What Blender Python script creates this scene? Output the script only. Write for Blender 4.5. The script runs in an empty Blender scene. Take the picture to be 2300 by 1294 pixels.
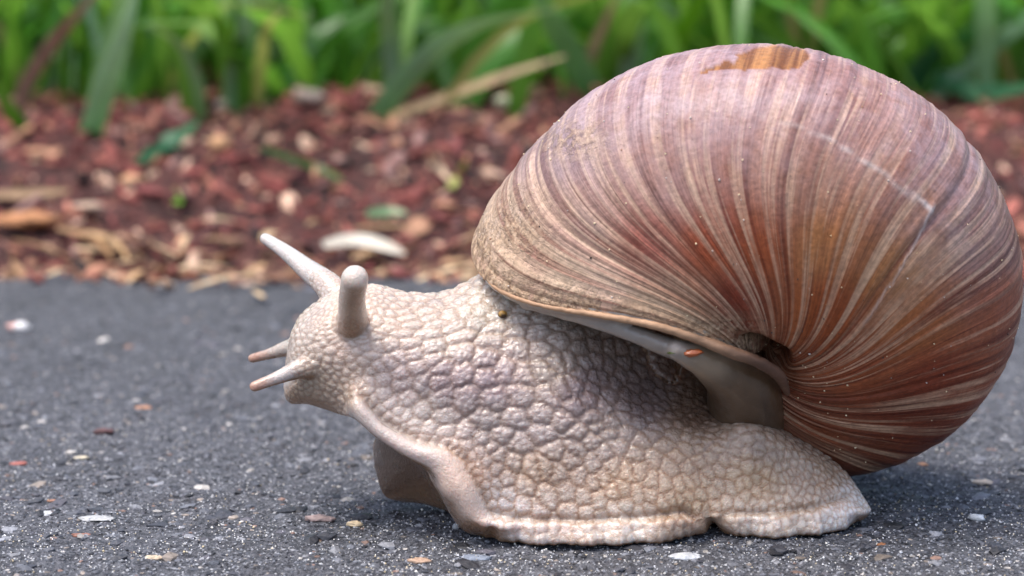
import bpy, bmesh, math, random
import numpy as np
from mathutils import kdtree, Vector
MM = 0.001                       # every length below is in millimetres, meshes are stored in metres
rng = np.random.default_rng(7); random.seed(7)
sc = bpy.context.scene; COL = sc.collection

# ------------------------------------------------------------------ camera, sky, sun, exposure
PITCH = math.radians(11.0); CAM = np.array([0.0, -196.0, 58.0]); LENS = 81.0
PW, PH_ = 2300.0, 1294.0; FPX = PW * LENS / 36.0
cam = bpy.data.cameras.new('camera'); cam_o = bpy.data.objects.new('camera', cam); COL.objects.link(cam_o)
cam_o.location = CAM * MM; cam_o.rotation_euler = (math.pi / 2 - PITCH, 0, 0)
cam.lens = LENS; cam.sensor_width = 36.0; cam.clip_start = 0.002; cam.clip_end = 200.0
cam.dof.use_dof = True; cam.dof.focus_distance = 0.1955; cam.dof.aperture_fstop = 31.0
sc.camera = cam_o
SUN_EL, SUN_AZ = math.radians(58), math.radians(-28)     # azimuth from +Y towards +X
world = bpy.data.worlds.new('World'); sc.world = world; world.use_nodes = True
wn = world.node_tree.nodes; wl = world.node_tree.links
sky = wn.new('ShaderNodeTexSky'); sky.sky_type = 'NISHITA'; sky.sun_disc = False
sky.sun_elevation = SUN_EL; sky.sun_rotation = math.radians(200); sky.dust_density = 4.0; sky.air_density = 1.0
wl.new(sky.outputs[0], wn['Background'].inputs[0]); wn['Background'].inputs[1].default_value = 0.15
sun = bpy.data.lights.new('sun', 'SUN'); sun_o = bpy.data.objects.new('sun', sun); COL.objects.link(sun_o)
sun.energy = 1.5; sun.angle = math.radians(28); sun.color = (1.0, 0.97, 0.92)
_d = Vector((-0.26, -0.16, 0.95)).normalized()           # towards the bright part of the overcast sky
sun_o.rotation_euler = _d.to_track_quat('Z', 'Y').to_euler(); sun_o.location = (0, 0, 3)
sky.sun_elevation = math.asin(_d.z); sky.sun_rotation = math.atan2(_d.x, _d.y)
sc.view_settings.view_transform = 'Standard'; sc.view_settings.look = 'None'
sc.view_settings.exposure = 0.92; sc.view_settings.gamma = 1.0; sc.view_settings.use_curve_mapping = False
sc.cycles.max_bounces = 8; sc.cycles.transparent_max_bounces = 6

# ------------------------------------------------------------------ helpers
FW = np.array([0, math.cos(PITCH), -math.sin(PITCH)]); UP = np.array([0, math.sin(PITCH), math.cos(PITCH)]); RT = np.array([1.0, 0, 0])
def ray(u, v): return FW + RT * (u - PW / 2) / FPX + UP * (PH_ / 2 - v) / FPX
def at_y(u, v, y): d = ray(u, v); return CAM + d * ((y - CAM[1]) / d[1])
def at_z(u, v, z=0.0): d = ray(u, v); return CAM + d * ((z - CAM[2]) / d[2])
def proj(P):
    d = np.asarray(P) - CAM; z = d @ FW
    return np.stack([PW / 2 + FPX * (d @ RT) / z, PH_ / 2 - FPX * (d @ UP) / z], -1)
def s2l(c):
    c = np.asarray(c, float) / 255.0
    return np.where(c <= 0.04045, c / 12.92, ((c + 0.055) / 1.055) ** 2.4)
def smooth(a, b, x): t = np.clip((x - a) / (b - a), 0, 1); return t * t * (3 - 2 * t)
def idw(keys, P, power=3.0):
    """inverse-distance blend of keys (u, v, value...) at picture points P"""
    K = np.asarray(keys, float); w = 1.0 / (((P[:, None, :] - K[None, :, :2]) ** 2).sum(-1) + 400.0) ** (power / 2)
    return (w @ K[:, 2:]) / w.sum(1, keepdims=True)
def vnoise(x, y, seed=0):
    def h(i, j): 
        n = (i * 374761393 + j * 668265263 + seed * 974711) & 0x7fffffff
        n = ((n ^ (n >> 13)) * 1274126177) & 0x7fffffff
        return ((n ^ (n >> 16)) & 0xffff) / 65535.0
    xi = np.floor(x).astype(np.int64); yi = np.floor(y).astype(np.int64); fx = x - xi; fy = y - yi
    fx = fx * fx * (3 - 2 * fx); fy = fy * fy * (3 - 2 * fy)
    return (h(xi, yi) * (1 - fx) + h(xi + 1, yi) * fx) * (1 - fy) + (h(xi, yi + 1) * (1 - fx) + h(xi + 1, yi + 1) * fx) * fy
def fbm(x, y, seed=0, o=3): return sum(vnoise(x * 2 ** k, y * 2 ** k, seed + k) / 2 ** k for k in range(o)) / (2 - 2.0 ** (1 - o)) - 0.5
def mesh_np(name, V, F, smooth_=True):
    """V in mm (n,3), F (m,3) or (m,4)"""
    me = bpy.data.meshes.new(name); V = np.asarray(V, np.float32) * MM; F = np.asarray(F, np.int32); k = F.shape[1]
    me.vertices.add(len(V)); me.vertices.foreach_set('co', V.ravel())
    me.loops.add(F.size); me.loops.foreach_set('vertex_index', F.ravel())
    me.polygons.add(len(F)); me.polygons.foreach_set('loop_start', np.arange(0, F.size, k, dtype=np.int32))
    me.update(calc_edges=True); me.validate()
    me.polygons.foreach_set('use_smooth', np.full(len(me.polygons), smooth_)); me.update()
    return me
def col_attr(me, name, C):
    C = np.asarray(C, np.float32)
    if C.shape[1] == 3: C = np.concatenate([C, np.ones((len(C), 1), np.float32)], 1)
    a = me.attributes.new(name, 'FLOAT_COLOR', 'POINT'); a.data.foreach_set('color', C.ravel())
def link(name, me, mat=None, parent=None, label=None, cat=None, group=None, kind=None):
    o = bpy.data.objects.new(name, me); COL.objects.link(o); o.parent = parent
    if mat: me.materials.clear(); me.materials.append(mat)
    for k, v in (('label', label), ('category', cat), ('group', group), ('kind', kind)):
        if v: o[k] = v
    return o
def grid_faces(n, m, close_m=False):
    i, j = np.meshgrid(np.arange(n - 1), np.arange(m if close_m else m - 1), indexing='ij'); j2 = (j + 1) % m
    return np.stack([i * m + j, (i + 1) * m + j, (i + 1) * m + j2, i * m + j2], -1).reshape(-1, 4)
def catmull(P, n, closed=False):
    """resample control points (k, ...) to n points along axis 0"""
    P = np.asarray(P, float); k = len(P)
    t = np.linspace(0, k if closed else k - 1, n, endpoint=not closed); i = np.floor(t).astype(int); f = t - i
    if not closed: i = np.minimum(i, k - 2); f = t - i
    def g(j): return P[j % k] if closed else P[np.clip(j, 0, k - 1)]
    f = f.reshape((-1,) + (1,) * (P.ndim - 1)); a, b, c, d = g(i - 1), g(i), g(i + 1), g(i + 2)
    return 0.5 * (2 * b + (c - a) * f + (2 * a - 5 * b + 4 * c - d) * f ** 2 + (3 * b - a - 3 * c + d) * f ** 3)
def tube(path, rad, n=28, m=20, flat=1.0):
    """closed rounded tube through path (k,3) with radii; returns V, F (tris and quads as quads)"""
    P = catmull(path, n); R = catmull(np.asarray(rad, float)[:, None], n)[:, 0]
    T = np.gradient(P, axis=0); T /= np.linalg.norm(T, axis=1, keepdims=True)
    ref = np.array([0, 0, 1.0]) if abs(T[:, 2]).mean() < 0.8 else np.array([0, 1.0, 0])
    A = np.cross(T, ref); A /= np.linalg.norm(A, axis=1, keepdims=True); B = np.cross(A, T)
    cap = np.linspace(0, math.pi / 2, 7)[:-1]
    rings = []
    for a in cap: rings.append((P[0] - T[0] * R[0] * math.cos(a), R[0] * max(math.sin(a), 0.02), A[0], B[0]))
    for k in range(n): rings.append((P[k], R[k], A[k], B[k]))
    for a in cap[::-1]: rings.append((P[-1] + T[-1] * R[-1] * math.cos(a), R[-1] * max(math.sin(a), 0.02), A[-1], B[-1]))
    th = np.linspace(0, 2 * math.pi, m, endpoint=False)
    V = np.concatenate([c + r * (np.cos(th)[:, None] * a + flat * np.sin(th)[:, None] * b) for c, r, a, b in rings])
    F = grid_faces(len(rings), m, True)
    return V, F, len(rings), m
class Soup:
    def __init__(s): s.V = []; s.F = []; s.C = []; s.n = 0
    def add(s, V, F, c=None):
        F = np.asarray(F)
        if F.shape[1] == 3: F = np.concatenate([F, F[:, 2:3]], 1)
        s.V.append(V); s.F.append(F + s.n); s.n += len(V)
        if c is not None: s.C.append(np.broadcast_to(c, (len(V), 3)))
    def tris(s):
        F = np.concatenate(s.F); V = np.concatenate(s.V); t = F[:, 2] == F[:, 3]
        T = np.concatenate([F[t][:, :3], F[~t][:, [0, 1, 2]], F[~t][:, [0, 2, 3]]]); return V, T
    def tube(s, path, rad, n=28, m=20, flat=1.0, c=None):
        V, F, k, m = tube(path, rad, n, m, flat); e = len(V)
        s.add(V, F, c); b = s.n - e
        i = np.arange(m); cap0 = np.stack([np.zeros(m - 2, int), i[2:], i[1:-1], i[1:-1]], 1); cap1 = np.stack([np.zeros(m - 2, int), i[1:-1], i[2:], i[2:]], 1) + (k - 1) * m
        s.F += [cap0 + b, cap1 + b]
def remesh(V, T, voxel):
    me = bpy.data.meshes.new('tmp'); me.from_pydata((V).tolist(), [], T.tolist()); me.update()
    o = bpy.data.objects.new('tmp', me); COL.objects.link(o)
    bm = bmesh.new(); bm.from_mesh(me); bmesh.ops.remove_doubles(bm, verts=bm.verts, dist=1e-5); bmesh.ops.recalc_face_normals(bm, faces=bm.faces); bm.to_mesh(me); bm.free()
    md = o.modifiers.new('r', 'REMESH'); md.mode = 'VOXEL'; md.voxel_size = voxel; md.use_smooth_shade = True
    dg = bpy.context.evaluated_depsgraph_get(); ev = o.evaluated_get(dg); m2 = bpy.data.meshes.new_from_object(ev)
    n = len(m2.vertices); V2 = np.empty(n * 3, np.float32); m2.vertices.foreach_get('co', V2); V2 = V2.reshape(-1, 3).astype(float)
    F2 = np.empty(len(m2.loops), np.int32); m2.loops.foreach_get('vertex_index', F2); F2 = F2.reshape(-1, 4)
    bpy.data.objects.remove(o); bpy.data.meshes.remove(m2); bpy.data.meshes.remove(me)
    return V2, F2
def laplace(V, F, it, w=0.5, mask=None):
    E = np.unique(np.sort(np.concatenate([F[:, [0, 1]], F[:, [1, 2]], F[:, [2, 3]], F[:, [3, 0]]]), 1), axis=0)
    n = len(V); cnt = np.bincount(E.ravel(), minlength=n)[:, None].clip(1)
    for _ in range(it):
        S = np.stack([np.bincount(E[:, 0], V[E[:, 1], k], n) + np.bincount(E[:, 1], V[E[:, 0], k], n) for k in range(V.shape[1])], 1)
        V = V + (w if mask is None else w * mask[:, None]) * (S / cnt - V)
    return V
def normals(V, F):
    fn = np.cross(V[F[:, 2]] - V[F[:, 0]], V[F[:, 3]] - V[F[:, 1]])
    N = np.stack([sum(np.bincount(F[:, j], fn[:, k], len(V)) for j in range(4)) for k in range(3)], 1)
    return N / np.linalg.norm(N, axis=1, keepdims=True).clip(1e-12)

# ------------------------------------------------------------------ materials
class Mat:
    def __init__(s, name):
        s.m = bpy.data.materials.new(name); s.m.use_nodes = True; s.t = s.m.node_tree; s.n = s.t.nodes; s.b = s.n['Principled BSDF']
    def node(s, t, **kw):
        x = s.n.new(t)
        for k, v in kw.items():
            if k in x.inputs.keys(): x.inputs[k].default_value = v
            else: setattr(x, k, v)
        return x
    def l(s, a, b): s.t.links.new(a, b)
    def set(s, **kw):
        for k, v in kw.items(): s.b.inputs[k.replace('_', ' ')].default_value = v
        return s
    def attr(s, name): return s.node('ShaderNodeAttribute', attribute_name=name).outputs
    def obj(s): return s.node('ShaderNodeTexCoord').outputs['Object']
    def noise(s, vec, scale, detail=4.0, rough=0.55):
        x = s.node('ShaderNodeTexNoise', Scale=scale, Detail=detail, Roughness=rough); s.l(vec, x.inputs['Vector']); return x.outputs['Fac']
    def ramp(s, fac, stops):
        r = s.node('ShaderNodeValToRGB'); e = r.color_ramp.elements
        while len(e) < len(stops): e.new(0.5)
        for k, (p, c) in enumerate(stops): e[k].position = p; e[k].color = tuple(c) + (1,) if len(c) == 3 else c
        s.l(fac, r.inputs[0]); return r.outputs[0]
    def mix(s, fac, a, b, blend='MIX'):
        x = s.node('ShaderNodeMix', data_type='RGBA', blend_type=blend)
        for sock, v in ((x.inputs[0], fac), (x.inputs[6], a), (x.inputs[7], b)):
            if isinstance(v, (int, float)): sock.default_value = v
            elif isinstance(v, tuple): sock.default_value = v + (1,) if len(v) == 3 else v
            else: s.l(v, sock)
        return x.outputs[2]
    def math(s, op, a, b=0.0):
        x = s.node('ShaderNodeMath', operation=op)
        for k, v in enumerate((a, b)):
            if isinstance(v, (int, float)): x.inputs[k].default_value = v
            else: s.l(v, x.inputs[k])
        return x.outputs[0]
    def bump(s, h, dist, strength=1.0):
        x = s.node('ShaderNodeBump', Strength=strength, Distance=dist); s.l(h, x.inputs['Height']); s.l(x.outputs[0], s.b.inputs['Normal']); return x
    def base(s, c): s.l(c, s.b.inputs['Base Color'])
G3 = lambda v: (v, v, v)

def mat_asphalt():
    m = Mat('asphalt'); o = m.obj(); at = m.attr('grain')
    n1 = m.noise(o, 700, 5, .65); n2 = m.noise(o, 2600, 3, .6); n3 = m.noise(o, 60, 3)
    c = m.ramp(n1, [(.3, s2l((32, 33, 38))), (.5, s2l((72, 74, 82))), (.7, s2l((118, 120, 127)))])
    c = m.mix(m.math('MULTIPLY', n2, .8), c, m.ramp(n2, [(.4, s2l((40, 41, 48))), (.62, s2l((150, 150, 158)))]))
    n4 = m.noise(o, 6500, 2, .5); c = m.mix(m.ramp(n4, [(.60, G3(0)), (.68, G3(.7))]), c, tuple(s2l((150, 152, 160)))); c = m.mix(.5, c, m.ramp(n3, [(.35, G3(.27)), (.65, G3(.6))]), 'MULTIPLY')
    m.base(c); m.set(Roughness=.72); h = m.math('ADD', m.math('MULTIPLY', n1, 1.0), m.math('MULTIPLY', n2, .6)); m.bump(h, .0009, 1.0)
    return m.m
def mat_vcol(name, rough=.6, bump=0.0, scale=900, sss=0.0, spec=.5, vary=.25):
    m = Mat(name); c = m.attr('Col')['Color']; n = m.noise(m.obj(), scale, 4)
    m.base(m.mix(1.0, c, m.ramp(n, [(.3, G3(1 - vary)), (.7, G3(1 + vary))]), 'MULTIPLY')); m.set(Roughness=rough, Specular_IOR_Level=spec)
    if bump: m.bump(n, bump, .8)
    if sss: m.set(Subsurface_Weight=sss, Subsurface_Radius=(1, .5, .3), Subsurface_Scale=.001)
    return m.m
def mat_leaf():
    m = Mat('leaf'); c = m.attr('Col')['Color']; uv = m.node('ShaderNodeUVMap').outputs[0]
    n = m.noise(m.obj(), 120, 3); c = m.mix(.6, c, m.ramp(n, [(.3, G3(.7)), (.7, G3(1.25))]), 'MULTIPLY')
    m.base(c); m.set(Roughness=.33, Specular_IOR_Level=.6)
    t = m.node('ShaderNodeBsdfTranslucent'); m.l(m.mix(.5, c, (.35, .62, .08)), t.inputs[0]); x = m.node('ShaderNodeMixShader'); x.inputs[0].default_value = .45
    m.l(m.b.outputs[0], x.inputs[1]); m.l(t.outputs[0], x.inputs[2]); m.l(x.outputs[0], m.n['Material Output'].inputs[0]); return m.m
def mat_soil():
    m = Mat('soil'); o = m.obj(); n = m.noise(o, 250, 5, .7)
    m.base(m.ramp(n, [(.35, s2l((30, 18, 18))), (.55, s2l((84, 46, 42))), (.75, s2l((116, 70, 60)))])); m.set(Roughness=.9); m.bump(n, .002, 1); return m.m
def mat_field():
    m = Mat('field'); o = m.obj(); n = m.noise(o, 90, 5, .7); m.base(m.ramp(n, [(.3, (.02, .06, .008)), (.6, (.05, .14, .018)), (.8, (.11, .18, .04))])); m.set(Roughness=.9); m.bump(n, .01, 1); return m.m
def mat_skin():
    m = Mat('snail_skin'); c = m.attr('Col')['Color']; g = m.attr('relief')['Color']
    o = m.obj(); n = m.noise(o, 2600, 3, .6); n2 = m.noise(o, 500, 3)
    c = m.mix(.45, c, m.ramp(n2, [(.3, G3(.8)), (.7, G3(1.12))]), 'MULTIPLY')
    m.base(c); m.set(Specular_IOR_Level=.55, Subsurface_Weight=.55, Subsurface_Radius=(1.0, .62, .45), Subsurface_Scale=.0013)
    m.l(m.ramp(n2, [(.35, G3(.2)), (.65, G3(.36))]), m.b.inputs['Roughness']); m.bump(m.math('ADD', n, m.math('MULTIPLY', m.noise(o, 6000, 2), .5)), .00016, .9); m.set(Coat_Weight=.5, Coat_Roughness=.06); return m.m
def mat_mantle():
    m = Mat('mantle_tissue'); o = m.obj(); n = m.noise(o, 350, 4); c = m.mix(.7, m.attr('Col')['Color'], m.ramp(n, [(.3, G3(.75)), (.7, G3(1.15))]), 'MULTIPLY')
    m.base(c); m.set(Roughness=.3, Subsurface_Weight=.25, Subsurface_Radius=(1, .6, .4), Subsurface_Scale=.001, Coat_Weight=.2, Coat_Roughness=.15); m.bump(m.noise(o, 1400, 3), .0001, .6); return m.m
def mat_shell():
    m = Mat('shell'); uv = m.node('ShaderNodeUVMap').outputs[0]; z = m.attr('Col')['Color']; k = m.node('ShaderNodeSeparateColor'); m.l(m.attr('mask')['Color'], k.inputs[0]); dirt, wear_sheen, scar = k.outputs
    k2 = m.node('ShaderNodeSeparateColor'); m.l(m.attr('mask2')['Color'], k2.inputs[0]); chip = k2.outputs[0]
    def st(sx, sy, det=3, ro=.6, off=0):
        mp = m.node('ShaderNodeMapping'); mp.inputs['Scale'].default_value = (sx, sy, 1); mp.inputs['Location'].default_value = (off, off * .3, 0); m.l(uv, mp.inputs[0]); return m.noise(mp.outputs[0], 1.0, det, ro)
    a = st(6, .35, 2); b = st(17, .28, 4, .62, 3.3); f = st(95, .7, 3, .7, 7.1); pt = st(5, 1.6, 3, .6, 21.3); o = m.obj(); bl = m.noise(o, 160, 4)
    c = m.mix(m.ramp(a, [(.42, G3(0)), (.6, G3(.7))]), z, m.mix(1.0, z, (.62, .48, .46), 'MULTIPLY'))
    pale = m.mix(.6, z, tuple(s2l((218, 184, 154))))
    c = m.mix(m.math('MULTIPLY', m.ramp(b, [(.50, G3(0)), (.55, G3(.6)), (.64, G3(1))]), m.ramp(pt, [(.36, G3(.3)), (.55, G3(1))])), c, pale)
    c = m.mix(m.ramp(st(20, .3, 3, .6, 11.7), [(.36, G3(.85)), (.45, G3(0))]), c, m.mix(1.0, z, (.42, .27, .25), 'MULTIPLY'))
    c = m.mix(.65, c, m.ramp(f, [(.32, G3(.62)), (.5, G3(1.0)), (.68, G3(1.3))]), 'MULTIPLY')
    # worn pale film together with painted sky sheen on the upper shell
    c = m.mix(m.math('MULTIPLY', wear_sheen, m.ramp(m.noise(o, 420, 5, .65), [(.35, G3(.1)), (.65, G3(.75))])), c, tuple(s2l((180, 160, 168))))
    d1 = m.noise(o, 900, 5, .7); dm = m.math('MULTIPLY', dirt, m.ramp(d1, [(.42, G3(0)), (.52, G3(1))]))
    c = m.mix(m.math('MULTIPLY', dm, .85), c, m.ramp(m.noise(o, 2200, 3), [(.3, s2l((76, 58, 46))), (.5, s2l((168, 140, 112))), (.72, s2l((214, 188, 160)))]))
    c = m.mix(scar, c, tuple(s2l((208, 192, 186)))); c = m.mix(chip, c, m.ramp(b, [(.45, s2l((116, 70, 36))), (.6, s2l((172, 120, 72)))]))
    sp = m.noise(o, 2400, 3, .6); c = m.mix(.75, c, m.ramp(sp, [(.3, G3(.7)), (.5, G3(1)), (.7, G3(1.25))]), 'MULTIPLY'); m.base(c); m.set(Specular_IOR_Level=.33)
    m.l(m.math('ADD', m.ramp(bl, [(.3, G3(.36)), (.7, G3(.52))]), m.math('MULTIPLY', dm, .35)), m.b.inputs['Roughness'])
    h = m.math('ADD', m.math('ADD', m.math('ADD', m.math('MULTIPLY', f, .45), m.math('MULTIPLY', sp, .35)), m.math('MULTIPLY', b, .5)), m.math('MULTIPLY', dm, m.math('MULTIPLY', d1, 1.6))); m.bump(h, .00022, .8); return m.m
M = dict(asphalt=mat_asphalt(), grain=mat_vcol('stone_grain', .55, .0002, 2500), sand=mat_vcol('sand_grain', .3, 0, 900, .0, .6), chip=mat_vcol('bark_chip', .75, .0005, 700, vary=.4),
         leaf=mat_leaf(), soil=mat_soil(), field=mat_field(), skin=mat_skin(), mantle=mat_mantle(), shell=mat_shell(), dry=mat_vcol('dry_stalk', .6, .0002, 500))

# ------------------------------------------------------------------ the ground
def axis_steps(fine0, fine1, step, far0, far1):
    f = list(np.arange(fine0, fine1, step)); lo, hi = [], []; s = step; x = fine0
    while x > far0: s *= 1.35; x -= s; lo.append(max(x, far0))
    s = step; x = f[-1]
    while x < far1: s *= 1.35; x += s; hi.append(min(x, far1))
    return np.array(lo[::-1] + f + hi)
def edge_y(x): return 112 + 14 * fbm(x / 38, x * 0 + 3.3, 5) + 9 * fbm(x / 7, x * 0 + 1.3, 8)
def asphalt_z(x, y):
    near = np.exp(-((x / 140) ** 2)) * (np.abs(y) < 400)
    return near * (0.55 * fbm(x / 7, y / 7, 11) + 0.75 * fbm(x / 1.5, y / 1.5, 21, 2)) - 0.25
def bank_z(x, y): return 13 * smooth(112, 175, y + 8 * fbm(x / 30, y / 40, 33)) + (7 * fbm(x / 26, y / 26, 41) + 6 * fbm(x / 8, y / 8, 47)) * smooth(112, 150, y) - 6 * (1 - smooth(106, 124, y))
xs = axis_steps(-80, 80, .55, -6000, 6000); ys = axis_steps(-34, 60, .5, -6000, 62); ys = np.concatenate([ys[ys < 60], np.arange(60, 132, 1.0)])
X, Y = np.meshgrid(xs, ys, indexing='ij'); Z = asphalt_z(X, Y) - 9 * smooth(-1, 9, Y - edge_y(X))
V = np.stack([X, Y, Z], -1).reshape(-1, 3)
link('asphalt_path', mesh_np('asphalt_path', V, grid_faces(len(xs), len(ys))), M['asphalt'], kind='structure', label='dark blue-grey asphalt path under the snail', cat='path')
xs = axis_steps(-190, 190, 2.2, -30000, 30000); ys = np.concatenate([np.arange(100, 330, 2.2), axis_steps(330, 340, 3, 330, 30000)[3:]])
X, Y = np.meshgrid(xs, ys, indexing='ij'); Z = bank_z(X, Y); V = np.stack([X, Y, Z], -1).reshape(-1, 3)
me = mesh_np('ground', V, grid_faces(len(xs), len(ys))); me.materials.append(M['soil']); g = link('ground', me, None, kind='structure', label='red-brown soil bank between the path and the grass', cat='ground')
me.materials.append(M['field']); cy = np.array([p.center[1] for p in me.polygons]); me.polygons.foreach_set('material_index', (cy > .235).astype(np.int32))

# icosphere template for grains
def ico(sub=0):
    bm = bmesh.new(); bmesh.ops.create_icosphere(bm, subdivisions=sub + 1, radius=1.0); bm.verts.index_update()
    V = np.array([v.co[:] for v in bm.verts]); F = np.array([[v.index for v in f.verts] for f in bm.faces]); bm.free(); return V, F
ICO0, ICO1, ICO2 = ico(0), ico(1), ico(2)
OCT = (np.array([(1,0,0),(-1,0,0),(0,1,0),(0,-1,0),(0,0,1),(0,0,-1)], float), np.array([(0,2,4),(2,1,4),(1,3,4),(3,0,4),(2,0,5),(1,2,5),(3,1,5),(0,3,5)]))
def rocks(P, size, C, flat, tmpl=ICO0, jag=.25, up=None, seed=3):
    """many irregular pieces: P (n,3), size (n,3) half extents, C (n,3)"""
    r = np.random.default_rng(seed); V0, F0 = tmpl; n = len(P); k = len(V0)
    V = V0[None] * (1 + jag * r.uniform(-1, 1, (n, k, 1))) * size[:, None, :]
    a = r.uniform(0, 2 * math.pi, n); c, s = np.cos(a)[:, None], np.sin(a)[:, None]
    t = r.normal(0, flat, n)[:, None]; ct, st_ = np.cos(t), np.sin(t)
    x, y, z = V[..., 0], V[..., 1], V[..., 2]; x, z = ct * x + st_ * z, -st_ * x + ct * z; x, y = c * x - s * y, s * x + c * y
    V = np.stack([x, y, z], -1) + P[:, None]
    F = (F0[None] + (np.arange(n) * k)[:, None, None]).reshape(-1, 3); return V.reshape(-1, 3), F, np.repeat(C, k, 0)
# aggregate set in the asphalt
n = 26000; Pg = np.stack([rng.uniform(-75, 75, n), -30 + 145 * rng.beta(1.0, 1.7, n), np.zeros(n)], 1)
Pg = Pg[np.abs(Pg[:, 0]) < (Pg[:, 1] + 196) * .26 + 12]; Pg = Pg[Pg[:, 1] < edge_y(Pg[:, 0]) + 2]; n = len(Pg)
sz = np.clip(.12 * (1 - rng.uniform(0, 1, n)) ** -.40, .11, .85); Pg[:, 2] = asphalt_z(Pg[:, 0], Pg[:, 1]) - sz * .12
pal = s2l([(58, 59, 67), (78, 80, 88), (106, 108, 116), (140, 141, 147), (43, 44, 50), (150, 138, 128), (140, 112, 100), (196, 190, 184), (86, 84, 92)]); ci = rng.choice(len(pal), n, p=[.22, .22, .17, .08, .16, .04, .03, .03, .05])
Cg = pal[ci] * rng.uniform(.5, 1.15, (n, 1)); S3 = np.stack([sz * rng.uniform(.9, 1.7, n), sz * rng.uniform(.8, 1.3, n), sz * rng.uniform(.3, .6, n)], 1)
V, F, C = rocks(Pg, S3, Cg, .15); me = mesh_np('aggregate', V, F, False); col_attr(me, 'Col', C)
link('aggregate', me, M['grain'], label='fine grey stone aggregate bedded in the asphalt surface', cat='gravel', kind='stuff')
# loose pale sand on the path round the snail
n = 15000; Ps = np.stack([rng.uniform(-55, 60, n), -30 + 75 * rng.beta(1.1, 2.2, n), np.zeros(n)], 1); cl = fbm(Ps[:, 0] / 9, Ps[:, 1] / 9, 77) + .25 * np.exp(-((Ps[:, 0] - 5) / 22) ** 2 - ((Ps[:, 1] + 11) / 6) ** 2); Ps = Ps[cl > rng.uniform(-.25, .35, n)]; n = len(Ps)
sz = rng.uniform(.03, .085, n) * (1 + .6 * (rng.uniform(0, 1, n) > .93)); Ps[:, 2] = asphalt_z(Ps[:, 0], Ps[:, 1]) + sz * .6 + .04
V, F, C = rocks(Ps, np.stack([sz, sz, sz], 1), s2l([(236, 232, 224), (214, 196, 160), (240, 240, 244), (180, 180, 184)])[rng.choice(4, n, p=[.4, .2, .2, .2])], 1.0, OCT, .3); me = mesh_np('sand', V, F, False); col_attr(me, 'Col', C)
link('sand', me, M['sand'], label='tiny pale sand grains strewn over the asphalt around the foot', cat='sand', kind='stuff')

n = 34000; Ps = np.stack([rng.uniform(-70, 70, n), -30 + 110 * rng.beta(1.0, 1.8, n), np.zeros(n)], 1); Ps = Ps[np.abs(Ps[:, 0]) < (Ps[:, 1] + 196) * .25 + 8]; n = len(Ps); sz = rng.uniform(.05, .15, n); Ps[:, 2] = asphalt_z(Ps[:, 0], Ps[:, 1]) + sz * .2
V, F, C = rocks(Ps, np.stack([sz * rng.uniform(1, 1.6, n), sz, sz * .8], 1), s2l([(120, 122, 130), (150, 152, 158), (176, 176, 178), (40, 40, 46)])[rng.choice(4, n, p=[.35, .25, .12, .28])], .3, OCT, .3, seed=12); me = mesh_np('grit', V, F, False); col_attr(me, 'Col', C)
link('grit', me, M['grain'], label='fine light and dark grit giving the asphalt its speckle', cat='grit', kind='stuff')
# ------------------------------------------------------------------ bark and brick-red litter on the bank
n = 19000; Pm = np.stack([rng.uniform(-190, 190, n), rng.uniform(100, 262, n), np.zeros(n)], 1); Pm = Pm[Pm[:, 1] > edge_y(Pm[:, 0]) - 2 - 9 * rng.uniform(0, 1, n) ** 3]; n = len(Pm)
L = np.clip(rng.lognormal(-.12, .5, n), .4, 3.2); S3 = np.stack([L * 1.15, L * rng.uniform(.25, .7, n), L * rng.uniform(.15, .45, n)], 1)
pal = s2l([(140, 74, 68), (122, 62, 60), (158, 92, 80), (172, 112, 92), (84, 46, 46), (186, 138, 108), (148, 112, 106), (206, 170, 146), (40, 26, 26)])
ci = rng.choice(len(pal), n, p=[.2, .16, .15, .09, .11, .08, .09, .06, .06]); Cm = pal[ci] * rng.uniform(.7, 1.2, (n, 1))
near = np.exp(-((Pm[:, 1] - 116) / 10) ** 2)[:, None] * .6 * (rng.uniform(0, 1, (n, 1)) > .45); Cm = Cm * (1 - near) + near * s2l((176, 138, 104))
Pm[:, 2] = np.where(Pm[:, 1] < edge_y(Pm[:, 0]) + 1, np.maximum(bank_z(Pm[:, 0], Pm[:, 1]), -.2), bank_z(Pm[:, 0], Pm[:, 1])) + L * .25
V, F, C = rocks(Pm, S3, Cm, .5, jag=.3, seed=9); me = mesh_np('mulch', V, F, False); col_attr(me, 'Col', C)
link('mulch', me, M['chip'], label='red-brown bark and brick crumbs heaped along the path edge', cat='mulch', kind='stuff')

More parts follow.
